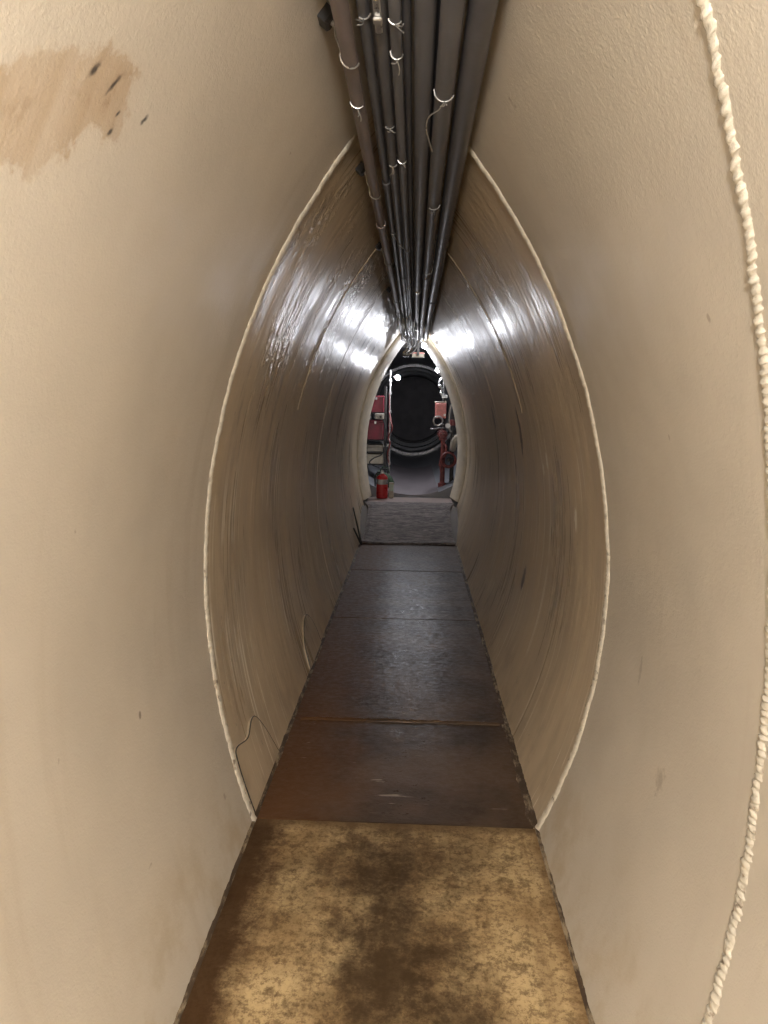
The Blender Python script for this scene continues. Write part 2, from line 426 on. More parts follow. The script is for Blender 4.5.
# weld beads: lumpy, slightly flattened ropes of paint-covered weld metal
def bead(s, yf, z0, z1, wid, hgt, lump, n, name, ripple, mat_=None):
    m = MB(); loops = []; K = 9
    rnd = random.Random(int(z1 * 1000) + s)
    ph = 0.0; a1 = 0.0; a2 = 0.0; dy = 0.0
    for i in range(n + 1):
        z = z0 + (z1 - z0) * i / n
        ph += ripple * (0.6 + 0.8 * rnd.random())
        a1 = a1 * 0.7 + rnd.uniform(-1, 1) * 0.4
        a2 = a2 * 0.8 + rnd.uniform(-1, 1) * 0.35
        dy = dy * 0.9 + rnd.uniform(-1, 1) * 0.12 * wid
        ww = wid * (1 + lump * (0.16 * math.sin(ph) + 0.35 * a2)); hh = hgt * (1 + lump * (0.40 * math.sin(ph + 0.4) + 0.6 * a1))
        hh = min(max(hh, hgt * 0.75), hgt * 1.5); ww = max(ww, wid * 0.8)
        fade = min(1.0, (n - i + 1) / 10.0)
        c = wall_pt(s, yf(z) + dy, z); nn = (wall_pt(s, yf(z), z, 1.0) - wall_pt(s, yf(z), z)).normalized()
        l = []
        for j in range(K):
            a = math.pi * j / (K - 1)
            skew = lump * 0.25 * wid * math.sin(ph + 1.3 * j)
            l.append(c + Vector((0, 1, 0)) * (-math.cos(a) * ww * fade) + nn * (math.sin(a) * hh * fade - 0.002)
                     + Vector((0, 0, 1)) * skew * math.sin(a))
        loops.append(l)
    m.rings(loops, closed=False)
    return m.build(name, mat_ or M['bead'], walls[s], smooth='all')
for s in (-1, 1):
    bead(s, lambda z: 2.357, -0.01, 2.33 if s < 0 else 2.31, 0.021, 0.009, 0.22, 520, 'weld_bead', 0.9)
bead(1, seam_y, -0.01, 2.30, 0.0165, 0.0085, 0.42, 1300, 'weld_bead', 0.75, M['bead_n'])
# thin paint ridges at the deeper plate joints
for s in (-1, 1):
    bead(s, lambda z: 3.90, 1.45, 2.33, 0.005, 0.0035, 0.4, 200, 'joint_ridge', 0.6, M['gl_l' if s < 0 else 'gl_r'])

# half-round patches welded to the foot of the left wall
def patch(outline, name='patch_plate'):
    m = MB(); n = 18; loops = []
    P = smooth_path([(0, a, b) for (a, b) in outline], 5)
    outline = [(q.y, q.z) for q in P]
    K = 6
    for k in range(K + 1):
        t = k / K
        loops.append([wall_pt(-1, y, 0.01 + (z - 0.01) * t, 0.007) for (y, z) in outline])
    loops.append([wall_pt(-1, y, z, -0.012) for (y, z) in outline])
    m.rings(loops, closed=False)
    o = m.build(name, M['gl_l'], walls[-1], smooth=True)
    e = MB().tube([wall_pt(-1, y, z, 0.006) for (y, z) in outline], 0.0024, 6)
    e.build('patch_weld', M['clip'], o, smooth=True)
patch([(2.374, 0.01), (2.375, 0.20), (2.40, 0.245), (2.54, 0.215), (2.635, 0.244), (2.70, 0.226), (2.774, 0.136), (2.833, 0.012)])
patch([(3.785, 0.012), (3.84, 0.15), (4.0, 0.232), (4.11, 0.222), (4.215, 0.127), (4.24, 0.012)])

# ceiling strip closing the crown, and the end behind the camera
m = MB().box(-0.125, 0.105, YA, YB, 2.405, 2.43)
struct(m.build('ceiling', M['near_r']), 'narrow cream crown of the tunnel above the pipes')
m = MB().box(-0.80, 0.80, YA - 0.03, YA, -0.1, 2.5)
struct(m.build('wall_back', M['near_r']), 'cream wall closing the tunnel at its near end')

# ------------------------------------------------------------------ floor
def fhalf(s): return half(0.0, s) - 0.012
FL, FR = -fhalf(-1) , fhalf(1)
fl = struct(MB().box(FL - 0.02, FR + 0.02, YA, 9.35, -0.06, -0.014).build('floor', M['back']), 'steel tunnel floor of painted deck plates')
edges = [(YA, 2.352, 'floor_n', 0.0), (2.366, 3.19, None, -0.004), (3.196, 4.80, None, -0.003), (4.815, 5.32, None, -0.004),
         (5.326, 6.24, None, -0.005), (6.252, 7.44, None, -0.003), (7.44, 9.30, None, -0.004)]
for k, (a, b, mt, zt) in enumerate(edges):
    mat_ = M[mt] if mt else dark_floor_mat('dark_brown_deck_paint', k * 1.7)
    m = MB()
    nx, ny = 14, 24
    loops = []
    rnd = random.Random(k)
    for j in range(ny + 1):
        y = a + (b - a) * j / ny
        row = []
        for i in range(nx + 1):
            x = FL + (FR - FL) * i / nx
            edge = min(i, nx - i, j, ny - j) == 0
            row.append((x, y, zt + (0 if edge else rnd.uniform(-0.0012, 0.0012))))
        loops.append(row + [(FR, y, -0.014), (FL, y, -0.014)])
    m.rings(loops, cap=True)
    m.build('deck_plate', mat_, fl, smooth=True)
# raised weld across the dark plates
mr = MB(); rnd = random.Random(3); pts = []; rr = []
for i in range(60):
    x = FL + 0.03 + (FR - FL - 0.06) * i / 59
    pts.append((x, 3.193 + rnd.uniform(-0.004, 0.004), -0.013)); rr.append(0.020 * (0.85 + 0.2 * rnd.random()))
mr.tube(pts, rr, 8)
mr.build('floor_weld', dark_floor_mat('dark_weld_paint', 9), fl, smooth=True)
# grimy caulk along both feet of the walls
for s, nm in ((-1, 'trim_1'), (1, 'trim_2')):
    m = MB(); loops = []; rnd = random.Random(11 + s); d = 0; q = 0
    n = 700
    for i in range(n + 1):
        y = -1.0 + (8.4) * i / n
        d = d * 0.75 + rnd.uniform(-1, 1) * 0.3; q = q * 0.6 + rnd.uniform(-1, 1) * 0.4
        wd = (0.030 if s > 0 and 2.38 < y < 3.2 else 0.017) * (1 + 0.45 * d); ht = 0.009 * (1 + 0.5 * q)
        x = s * (half(0.0, s) + 0.004)
        l = []
        for j in range(6):
            a = math.pi / 2 * j / 5
            l.append((x - s * (wd * math.cos(a)) + (s * 0.006 * j / 5), y, -0.006 + ht * math.sin(a)))
        loops.append(l)
    m.rings(loops, closed=False)
    struct(m.build(nm, M['joint'], smooth='all'), 'rough grimy caulk bead along the foot of the wall')

# ------------------------------------------------------------------ ribbed mat on the ramp up to the far mouth
rp = struct(MB().add([(-0.56, 7.5, -0.003), (0.53, 7.5, -0.003), (-0.60, 8.62, 0.235), (0.57, 8.62, 0.235),
                      (-0.60, 8.62, -0.003), (0.57, 8.62, -0.003)],
                     [(0, 1, 3, 2), (2, 3, 5, 4), (0, 2, 4), (1, 5, 3), (0, 4, 5, 1)]).build('floor_ramp', M['back']), 'low ramp under the grey mat')
m = MB(); loops = []; NX, NY = 44, 40; rnd = random.Random(5)
for j in range(NY + 1):
    t = j / NY
    y = 7.42 + 1.40 * t
    zb = 0.004 if y < 7.5 else min(0.240, 0.004 + 0.2125 * (y - 7.5))
    if y > 8.6: zb = 0.241
    hw = 0.503 - 0.02 * math.sin(math.pi * min(1, t * 1.15)) + 0.055 * max(0, t - 0.78) / 0.22
    row = []
    for i in range(NX + 1):
        u = i / NX * 2 - 1
        fold = 0.010 * math.exp(-((abs(u) - 0.90) / 0.035) ** 2) if 0.05 < t < 0.85 else 0
        row.append((u * hw - 0.020, y + 0.012 * math.sin(3 * u), zb + 0.018 + fold + rnd.uniform(-0.004, 0.004) + (0.012 * abs(u) ** 6 if t < 0.06 else 0)))
    bot = [(p[0], p[1], p[2] - 0.022) for p in reversed(row)]
    loops.append(row + bot)
m.rings(loops, cap=True)
tag(m.build('ramp_mat', M['rug'], smooth=True), 'rumpled grey ribbed mat sloping up to the far opening', 'mat')

# sill under the far mouth
struct(MB().box(-0.56, 0.53, 8.62, 9.44, -0.02, 0.236, 0.0).build('floor_sill', M['plate']), 'pinkish grey raised sill at the far opening')

# ------------------------------------------------------------------ far collar: cream frame round the mouth
def collar(y0, y1, in0, in1, zb, zt, name, mat_):
    root = None
    m = MB(); loops = []; n = 40
    for s in (-1, 1):
        m2 = MB(); lp = []
        for i in range(n + 1):
            z = zb + (zt[s] - zb) * i / n
            lp.append([wall_pt(s, y0, z, -0.004), wall_pt(s, y0, z, in0), wall_pt(s, y0 + 0.03, z, in0 + 0.022),
                       wall_pt(s, y1, z, in1), wall_pt(s, y1 + 0.03, z, in1 - 0.01), wall_pt(s, y1 + 0.03, z, -0.004)])
        m2.rings(lp, cap=True)
        m2.build('collar_side', mat_, name, smooth=True)
ce = struct(empty('trim_3', (0, 0, 0)), 'cream collar framing the far opening of the tunnel')
collar(8.88, 9.17, 0.012, 0.10, 0.262, {-1: 2.34, 1: 2.31}, ce, M['collar'])

# bulkhead behind the collar with the tunnel-shaped hole, joining the round compartment
TC = (0.0, 1.31); TR = 1.06
m = MB(); inner = []; outer = []
zs = [0.24 + (2.2 - 0.24) * i / 24 for i in range(25)]
loop = [(half(z, 1) - 0.02, z) for z in zs] + [(-(half(z, -1) - 0.02), z) for z in reversed(zs)]
for (x, z) in loop:
    a = math.atan2(z - TC[1], x - TC[0])
    inner.append((x, 9.43, z)); outer.append((TC[0] + (TR + 0.3) * math.cos(a), 9.43, TC[1] + (TR + 0.3) * math.sin(a)))
loops = [inner, outer, [(p[0], 9.45, p[2]) for p in outer], [(p[0], 9.45, p[2]) for p in inner], inner]
m.rings(loops)
struct(m.build('wall_bulkhead', M['tube']), 'dark bulkhead round the tunnel mouth')

# round compartment beyond: shell, flanges, end
m = MB(); loops = []; NS = 72
for y, r in [(9.45 + 11.58 * i / 14, TR) for i in range(15)] + [(21.03, TR + 0.03)] + [(9.45, TR + 0.25)] + [(9.45, TR)]:
    loops.append([(TC[0] + r * math.cos(2 * math.pi * j / NS), y, TC[1] + r * math.sin(2 * math.pi * j / NS)) for j in range(NS)])
m.rings(loops)
sh = struct(m.build('wall_far', M['tube'], smooth=True), 'dark slate round compartment beyond the far opening')
for (y, r0, wd, mt) in ((16.9, 0.995, 0.05, 'ring'), (18.6, 0.985, 0.08, 'tube'), (20.1, 0.95, 0.10, 'tube')):
    mm = MB(); lp = []
    for (yy, rr_) in ((y, TR), (y, r0 + 0.012), (y + 0.012, r0), (y + wd, r0), (y + wd, TR)):
        lp.append([(TC[0] + rr_ * math.cos(2 * math.pi * j / NS), yy, TC[1] + rr_ * math.sin(2 * math.pi * j / NS)) for j in range(NS)])
    mm.rings(lp); mm.build('ring_flange', M[mt], sh, smooth=True)
m = MB().lathe([(0.02, 20.3), (0.90, 20.34), (0.93, 20.42), (1.05, 20.45), (1.05, 20.6), (0.02, 20.6)], (TC[0], 0, TC[1]), 64, 'y')
struct(m.build('door_1', M['hatch'], smooth=True), 'near black round end plate of the far compartment')
# deck mat lying in the bottom of the compartment
m = MB(); loops = []
for j in range(13):
    y = 9.46 + 4.05 * j / 12; row = []
    for i in range(17):
        x = -0.37 + 0.73 * i / 16
        zc_ = TC[1] - math.sqrt(TR * TR - x * x) + 0.014
        row.append((x, y, zc_ + 0.003 * math.sin(j * 1.7 + i * 0.3)))
    loops.append(row + [(p[0], p[1], p[2] - 0.010) for p in reversed(row)])
m.rings(loops, cap=True)
tag(m.build('deck_mat', M['deckmat'], smooth=True), 'smooth grey runner lying in the round compartment floor', 'mat')

# ------------------------------------------------------------------ pipes under the crown
RUN = {}
def on_pipe(key, y):
    x, z, r, sag, ph = RUN[key]
    return x + sag * math.sin(y * 1.1 + ph), z + sag * 0.8 * math.sin(y * 1.9 + ph * 2), r
def pipe_run(name, label, x, z, r, mat_, y0=-3.6, y1=8.6, sag=0.0012, couple=(), end=None, group='conduits under the tunnel crown', seed=0, cmat=None):
    rnd = random.Random(seed + 40); n = 60; pts = []
    ph = rnd.uniform(0, 6)
    RUN[seed] = (x, z, r, sag, ph)
    for i in range(n + 1):
        y = y0 + (y1 - y0) * i / n
        pts.append((x + sag * math.sin(y * 1.1 + ph), y, z + sag * 0.8 * math.sin(y * 1.9 + ph * 2)))
    if end: pts += end
    t = empty(name, (0, 0, 0))
    MB().tube(pts, r, 14).build('pipe', mat_, t, smooth=True)
    cf = 1.25 if r < 0.02 else 1.16
    for y in couple:
        px = x + sag * math.sin(y * 1.1 + ph); pz = z + sag * 0.8 * math.sin(y * 1.9 + ph * 2)
        MB().tube([(px, y - 0.035, pz), (px, y - 0.033, pz), (px, y + 0.033, pz), (px, y + 0.035, pz)],
                  [r * 1.04, r * cf, r * cf, r * 1.04], 14).build('coupling', cmat or mat_, t, smooth=True)
    tag(t, label, 'pipe', group)
    return t
pipe_run('conduit', 'dull maroon-grey conduit along the left edge of the overhead bundle', -0.128, 2.225, 0.017, M['conduit_red'], couple=(3.1, 6.0), seed=1)
pipe_run('conduit', 'thin dark conduit right beside the maroon-grey one overhead', -0.088, 2.245, 0.012, M['conduit'], couple=(2.6, 5.2), seed=2)
pipe_run('conduit', 'slim grey conduit in the left half of the overhead bundle, second after the maroon-grey one', -0.058, 2.232, 0.013, M['conduit'], couple=(4.4,), seed=3)
pipe_run('conduit', 'slim conduit with a bright upper edge near the middle of the overhead bundle', -0.026, 2.224, 0.012, M['pipe'], couple=(3.6,), seed=4)
pipe_run('conduit', 'narrow dark conduit hugging the first thick pipe overhead', -0.006, 2.252, 0.010, M['conduit'], couple=(5.5,), seed=5)
pipe_run('overhead_pipe', 'thick smooth dark pipe in the middle of the overhead bundle', 0.030, 2.236, 0.022, M['pipe'], y1=8.55, couple=(4.9, 7.4), seed=6, sag=0.001, group='thick pipes under the tunnel crown', cmat=M['steel'])
pipe_run('overhead_pipe', 'thick blue-grey pipe with wire ties, next to the middle pipe overhead', 0.081, 2.222, 0.023, M['pipe'], y1=8.5, couple=(4.3, 7.0), seed=7, sag=0.001, group='thick pipes under the tunnel crown')
pipe_run('overhead_pipe', 'thick dark pipe along the right wall in the overhead bundle', 0.139, 2.240, 0.028, M['conduit'], y1=8.5, couple=(5.4,), seed=8, sag=0.001, group='thick pipes under the tunnel crown')
pipe_run('overhead_pipe', 'wide dark pipe hidden above the slim conduits', -0.060, 2.300, 0.036, M['conduit'], y1=8.5, seed=9, sag=0.001, group='thick pipes under the tunnel crown')
pipe_run('overhead_pipe', 'wide dark pipe hidden above the thick blue-grey pipes', 0.050, 2.305, 0.038, M['conduit'], y1=8.5, seed=10, sag=0.001, group='thick pipes under the tunnel crown')

# loose pale cables spreading out of the bundle above the far mouth
cable_paths = [
    [(-0.128, 6.2, 2.199), (-0.10, 6.9, 2.188), (-0.122, 7.5, 2.160), (-0.062, 8.1, 2.135), (-0.085, 8.6, 2.118), (-0.120, 8.88, 2.095)],
    [(-0.088, 6.4, 2.222), (-0.076, 6.75, 2.180), (-0.098, 7.15, 2.145), (-0.050, 7.6, 2.125), (-0.040, 8.2, 2.095), (-0.080, 8.65, 2.085), (-0.098, 8.88, 2.066)],
    [(-0.058, 6.3, 2.210), (-0.062, 6.9, 2.190), (-0.022, 7.5, 2.165), (-0.015, 8.0, 2.140), (-0.040, 8.5, 2.118), (-0.083, 8.88, 2.100)],
    [(-0.026, 6.0, 2.203), (-0.005, 6.8, 2.190), (0.012, 7.4, 2.175), (0.022, 8.0, 2.150), (-0.006, 8.5, 2.128), (-0.062, 8.88, 2.106)],
    [(0.081, 6.5, 2.190), (0.090, 7.2, 2.178), (0.062, 7.9, 2.150), (0.010, 8.5, 2.095), (-0.062, 8.88, 2.070)],
]
cl = ['pale cable swinging out from the left edge of the overhead bundle', 'pale cable crossing the left cables above the far mouth',
      'grey cable wriggling down the middle towards the far mouth', 'long pale cable beside the thick middle pipe',
      'cable crossing under the thick pipes towards the clamp']
for pth, lb in zip(cable_paths, cl):
    tag(MB().tube(smooth_path(pth), 0.0075, 8).build('cable', M['beige'], smooth=True), lb, 'cable', 'loose cables above the far mouth')

# brackets clipped to the wall and wire ties round the conduits
def bracket(s, y, label, z=2.305, tie=True):
    t = empty('pipe_bracket', (0, 0, 0))
    c = wall_pt(s, y, z); nn = (wall_pt(s, y, z, 1.0) - c).normalized(); tz = Vector((0, 1, 0)); b = nn.cross(tz)
    def P(a, u, v): return c + nn * a + tz * u + b * v
    mm = MB(); 
    vs_ = [P(a, u * k, v * k) for a, k in ((-0.003, 1), (0.020, 1), (0.026, 0.7)) for (u, v) in ((-0.02, -0.016), (0.02, -0.016), (0.02, 0.016), (-0.02, 0.016))]
    mm.rings([vs_[0:4], vs_[4:8], vs_[8:12]], cap=True); cp = mm.build('clip', M['clip'], t)
    MB().tube([P(0.024, 0, 0), P(0.034, 0, 0)], 0.007, 8).build('bolt', M['steel'], cp, smooth=True)
    if tie:
        e = P(0.03, 0, 0); cx_, cz_, cr_ = on_pipe(1, y); k = cr_ + 0.0024
        arc = [Vector((cx_ + k * math.cos(a), y + 0.004 * i_, cz_ + k * math.sin(a))) for i_, a in enumerate([math.pi * (0.86 + 0.135 * q_) for q_ in range(9)])]
        path = [e, e * 0.5 + arc[0] * 0.5 + Vector((-0.004, 0, 0))] + arc
        MB().tube(path, 0.0018, 6).build('tie_wire', M['wire'], t, smooth=True)
    return tag(t, label, 'bracket', 'brackets along the overhead bundle')
bracket(-1, 1.63, 'dark clip with a bright tie wire on the left wall above the stain')
bracket(-1, 2.62, 'small dark clip with a bright tie wire just past the first weld on the left')
bracket(-1, 3.86, 'tiny dark clip on the left wall at the second plate joint')
bracket(-1, 5.3, 'tiny dark clip on the left wall beside the third plate joint')
bracket(1, 2.14, 'dark square clip on the right wall short of the first weld', tie=False)
bracket(1, 3.9, 'dark clip on the right wall at the second plate joint', tie=False)

def tie(key, y, label, kind=0):
    """wire tie looped under a conduit with twisted ends; kind 1 has a long hanging tail"""
    x, z, r = on_pipe(key, y)
    rnd = random.Random(int(y * 100)); p = []
    a0, a1 = rnd.uniform(0.9, 1.35), rnd.uniform(1.6, 2.0)
    for i in range(15):
        a = math.pi * (a0 + (a1 - a0) * i / 14)
        p.append((x + (r + 0.0012) * math.cos(a), y + 0.004 * i / 14, z + (r + 0.0012) * math.sin(a)))
    t = empty('wire_tie', (0, 0, 0))
    MB().tube(p, 0.0015, 6).build('loop', M['wire'], t, smooth=True)
    b = Vector((x, y, z - r - 0.002))
    for k in range(2):
        e = b + Vector((rnd.uniform(-0.018, 0.018), rnd.uniform(-0.03, 0.03), rnd.uniform(-0.022, -0.008)))
        MB().tube(smooth_path([b, b + (e - b) * 0.5 + Vector((0.004, 0, -0.004)), e], 4), 0.0013, 6).build('wire_end', M['wire'], t, smooth=True)
    if kind:
        q = [b, b + Vector((-0.012, 0.02, -0.010)), b + Vector((-0.034, 0.05, -0.014)), b + Vector((-0.040, 0.10, -0.022)),
             b + Vector((-0.030, 0.15, -0.040)), b + Vector((-0.022, 0.19, -0.048))]
        MB().tube(smooth_path(q, 5), 0.0017, 6).build('tail', M['wire'], t, smooth=True)
    return tag(t, label, 'wire', 'wire ties on the overhead bundle')
tie(2, 1.50, 'bright wire tie on the thin conduit beside the maroon-grey one')
tie(4, 1.48, 'three-pronged wire tie under the slim bright-edged conduit')
tie(4, 1.62, 'short V-shaped wire tie behind the three-pronged one')
tie(1, 1.86, 'curved wire hook under the maroon-grey conduit')
tie(3, 2.02, 'small curved wire hook under a slim grey conduit')
tie(3, 2.33, 'wire tie with spread ends beside the first weld')
tie(4, 2.28, 'twisted wire tie under the slim bright-edged conduit near the first weld')
tie(7, 1.80, 'wire tie with a long crooked tail hanging under a thick pipe', 1)
tie(7, 2.75, 'curled wire tie under the thick blue-grey pipe past the first weld')
tie(2, 3.3, 'small bright tie on the thin conduit before the second joint')
tie(3, 3.45, 'small bright tie on a slim conduit before the second joint')
tie(7, 4.1, 'small tie on the thick blue-grey pipe past the second joint')
tie(4, 4.6, 'small tie far along the slim bright-edged conduit')
tie(3, 4.9, 'small tie far along a slim grey conduit')
# silver buckle strap hanging from the thin conduit
t = empty('strap_buckle', (0, 0, 0))
MB().box(-0.066, -0.052, 1.40, 1.52, 2.213, 2.220, 0.002).build('strap', M['steel'], t)
MB().box(-0.068, -0.050, 1.455, 1.475, 2.207, 2.214, 0.002).build('buckle', M['wire'], t)
tag(t, 'shiny metal strap buckle on the overhead conduits above the first weld', 'strap')

# ------------------------------------------------------------------ lamps
def bulb_lamp(name, label, c, r, mat_, hang=None, axis=None, group=None, bulb='bulb'):
    t = empty(name, (0, 0, 0)); c = Vector(c)
    MB().ball(c, r, 18, 12).build(bulb, mat_, t, smooth='all')
    a = Vector(hang) if hang else c + Vector((0, 0, 0.12))
    d = (a - c).normalized()
    MB().tube([c + d * r * 0.85, c + d * (r + 0.03), c + d * (r + 0.034)], [r * 0.55, r * 0.6, r * 0.3], 12).build('socket', M['white'], t, smooth=True)
    MB().tube([c + d * (r + 0.03), a], 0.006, 8).build('stem', M['clip'], t, smooth=True)
    return tag(t, label, 'lamp', group)
bulb_lamp('tunnel_lamp_offscreen', 'warm bare bulb hanging from the pipes short of the stained wall', (0.0, -0.50, 1.99), 0.06, M['warm'], (-0.004, -0.50, 2.246), bulb='bulb_offscreen')
bulb_lamp('tunnel_lamp', 'bright white bulb hanging under the pipes at the far opening', (0.123, 8.70, 2.165), 0.030, M['cool_end'], (0.045, 8.70, 2.41))
bulb_lamp('side_lamp', 'bright white bulb on the standpipe with the salmon box', (0.334, 9.9, 1.94), 0.034, M['cool_side'], (0.43, 9.95, 1.94))
bulb_lamp('side_lamp', 'bright white bulb on the steel post above the maroon boxes', (-0.222, 10.2, 1.84), 0.034, M['cool_side'], (-0.33, 10.3, 1.86))

# clamp and pale box over the far mouth
t = empty('junction_box', (0, 0, 0))
MB().box(-0.02, 0.13, 8.93, 9.03, 2.045, 2.105, 0.006).build('body', M['beige'], t)
MB().box(-0.024, 0.134, 8.925, 9.035, 2.09, 2.102, 0.002).build('lid', M['pink'], t)
MB().box(0.04, 0.07, 8.90, 8.934, 2.07, 2.41).build('hanger', M['clip'], t)
tag(t, 'pale flat box with a pinkish lid over the far opening', 'box')
t = empty('cable_clamp', (0, 0, 0))
MB().box(-0.135, -0.05, 8.86, 8.95, 2.045, 2.115, 0.01).build('body', M['clip'], t)
for q in (-0.115, -0.085):
    MB().lathe([(0.001, 8.845), (0.011, 8.848), (0.011, 8.862)], (q, 0, 2.08), 10, 'y').build('bolt', M['wire'], t, smooth=True)
MB().box(-0.10, -0.08, 8.89, 8.92, 2.11, 2.41).build('hanger', M['clip'], t)
tag(t, 'black clamp with two bright bolts gripping the cables', 'clamp')

# ------------------------------------------------------------------ left side of the compartment
def tube_floor(x): return TC[1] - math.sqrt(TR * TR - (x - TC[0]) ** 2)
t = empty('equipment_rack', (-0.53, 10.35, 0.4))
def child(mb, name, mat_, par, smooth=False):
    o = mb.build(name, mat_, par, smooth); o.matrix_parent_inverse = Matrix.Translation(-Vector(par.location)); return o
for (x, y) in ((-0.665, 10.16), (-0.395, 10.16), (-0.665, 10.54), (-0.395, 10.54)):
    child(MB().box(x - 0.012, x + 0.012, y - 0.012, y + 0.012, tube_floor(x) - 0.010, 1.72), 'post', M['clip'], t)
for z in (0.60, 0.775, 0.945, 1.33):
    child(MB().box(-0.68, -0.38, 10.145, 10.555, z, z + 0.018), 'shelf', M['black'] if z == 0.945 else M['clip'], t)
tag(t, 'dark open rack of shelves at the left of the far compartment', 'rack')
def rbox(name, label, cat, x0, x1, y0, y1, z0, z1, mt, group=None, latch=True):
    t = empty(name, ((x0 + x1) / 2, (y0 + y1) / 2, z0))
    child(MB().box(x0, x1, y0, y1, z0, z1 - 0.03, 0.006), 'body', M[mt], t)
    child(MB().box(x0 - 0.003, x1 + 0.003, y0 - 0.003, y1 + 0.003, z1 - 0.03, z1, 0.006), 'lid', M[mt], t)
    if latch:
        child(MB().box((x0 + x1) / 2 - 0.015, (x0 + x1) / 2 + 0.015, y0 - 0.010, y0, z1 - 0.055, z1 - 0.015, 0.003), 'latch', M['steel'], t)
    return tag(t, label, cat, group)
rbox('tool_case', 'large maroon case on the black middle shelf of the rack', 'case', -0.645, -0.415, 10.17, 10.52, 0.963, 1.24, 'maroon')
rbox('tool_case', 'smaller maroon case on the top shelf of the rack', 'case', -0.63, -0.415, 10.17, 10.5, 1.348, 1.58, 'maroon')
rbox('storage_box', 'dull beige box on the second shelf of the rack', 'box', -0.65, -0.415, 10.17, 10.52, 0.793, 0.885, 'beige', latch=False)
rbox('storage_box', 'bright cream box on the lowest shelf of the rack', 'box', -0.65, -0.415, 10.17, 10.52, 0.618, 0.755, 'cream', latch=False)
# grey control unit between the two maroon cases
t = empty('control_unit', (-0.45, 10.12, 1.26))
child(MB().box(-0.53, -0.405, 10.03, 10.155, 1.258, 1.333, 0.004), 'housing', M['beige'], t)
child(MB().lathe([(0.001, 10.015), (0.015, 10.018), (0.015, 10.03)], (-0.45, 0, 1.29), 12, 'y'), 'knob', M['black'], t, True)
tag(t, 'small grey control unit between the two maroon cases', 'control unit')
# steel post with clamps
t = empty('steel_post', (-0.33, 10.3, tube_floor(-0.33)))
child(MB().tube([(-0.33, 10.3, tube_floor(-0.33) + 0.018), (-0.33, 10.3, 1.95)], 0.014, 12), 'pole', M['steel'], t, True)
for z in (0.62, 0.88, 1.05, 1.36, 1.62, 1.80):
    cp = child(MB().tube([(-0.33, 10.3, z - 0.02), (-0.33, 10.3, z - 0.017), (-0.33, 10.3, z + 0.017), (-0.33, 10.3, z + 0.02)], [0.016, 0.026, 0.026, 0.016], 12), 'clamp', M['steel'], t, True)
    MB().tube([(-0.33, 10.275, z), (-0.345, 10.255, z)], 0.007, 8).build('bolt', M['wire'], cp, True)
tag(t, 'slim galvanised post with clamps beside the maroon cases', 'post')
tag(MB().tube(smooth_path([(-0.42, 10.09, 1.265), (-0.375, 10.07, 1.12), (-0.36, 10.06, 1.0), (-0.40, 10.07, 0.86), (-0.43, 10.08, 0.76), (-0.55, 10.09, 0.70), (-0.60, 10.09, 0.63), (-0.46, 10.07, 0.57), (-0.36, 10.07, 0.55), (-0.33, 10.05, 0.42), (-0.32, 10.04, 0.325)]), 0.008, 8).build('hose', M['black'], smooth=True),
    'thin black hose looping in front of the cream box', 'hose')
tag(MB().tube(smooth_path([(-0.34, 10.28, 1.37), (-0.31, 10.22, 1.22), (-0.29, 10.2, 1.12), (-0.345, 10.24, 1.0), (-0.32, 10.22, 0.9), (-0.352, 10.22, 0.76), (-0.335, 10.28, 0.63)]), 0.010, 8).build('hose', M['redpipe'], smooth=True),
    'reddish hose twisting down the galvanised post', 'hose')
# green canvas bag
m = MB(); lp = []
for i in range(9):
    a = i / 8; rr_ = 0.075 * math.sqrt(max(0.02, 1 - (2 * a - 1) ** 4))
    lp.append([(-0.50 + 0.26 * a, 9.86 + rr_ * 1.2 * math.cos(2 * math.pi * j / 12), tube_floor(-0.5 + .26 * a) + 0.11 + 0.01 * math.sin(5 * a) + rr_ * 1.25 * math.sin(2 * math.pi * j / 12)) for j in range(12)])
t = empty('canvas_bag', (-0.37, 9.86, 0.36))
child(m.rings(lp, cap=True), 'body', M['green'], t, True)
child(MB().tube(smooth_path([(-0.44, 9.80, 0.53), (-0.41, 9.78, 0.60), (-0.34, 9.78, 0.60), (-0.31, 9.80, 0.53)]), 0.008, 6), 'strap', M['green'], t, True)
tag(t, 'dark green canvas bag behind the fire extinguisher', 'bag')
t = empty('carton', (-0.27, 9.36, 0.236))
child(MB().box(-0.295, -0.235, 9.34, 9.40, 0.236, 0.44, 0.003), 'body', M['beige'], t)
child(MB().box(-0.296, -0.234, 9.336, 9.34, 0.33, 0.42), 'label_panel', M['palegreen'], t)
tag(t, 'small upright carton with a pale green panel beside the extinguisher', 'carton')

# fire extinguisher on the sill
ex = empty('fire_extinguisher', (-0.385, 9.31, 0.236)); X, Y, Z = ex.location
def exc(mb, name, mat_, smooth=True, par=None):
    o = mb.build(name, mat_, par or ex, smooth)
    if par is None: o.matrix_parent_inverse = Matrix.Translation(-Vector(ex.location))
    return o
exc(MB().lathe([(0.060, 0), (0.074, 0.006), (0.076, 0.02), (0.076, 0.265), (0.070, 0.285), (0.052, 0.305), (0.028, 0.318), (0.024, 0.33)], (X, Y, Z), 24), 'cylinder', M['red'])
exc(MB().lathe([(0.0765, 0.19), (0.0775, 0.191), (0.0775, 0.255), (0.0765, 0.256)], (X, Y, Z), 24), 'label_band', M['ring'])
exc(MB().lathe([(0.022, 0.328), (0.026, 0.33), (0.026, 0.355), (0.016, 0.36), (0.016, 0.375)], (X, Y, Z), 14), 'valve', M['steel'])
exc(MB().tube([(X - 0.005, Y, Z + 0.372), (X + 0.03, Y - 0.01, Z + 0.388), (X + 0.085, Y - 0.02, Z + 0.392)], 0.008, 8), 'lever', M['black'])
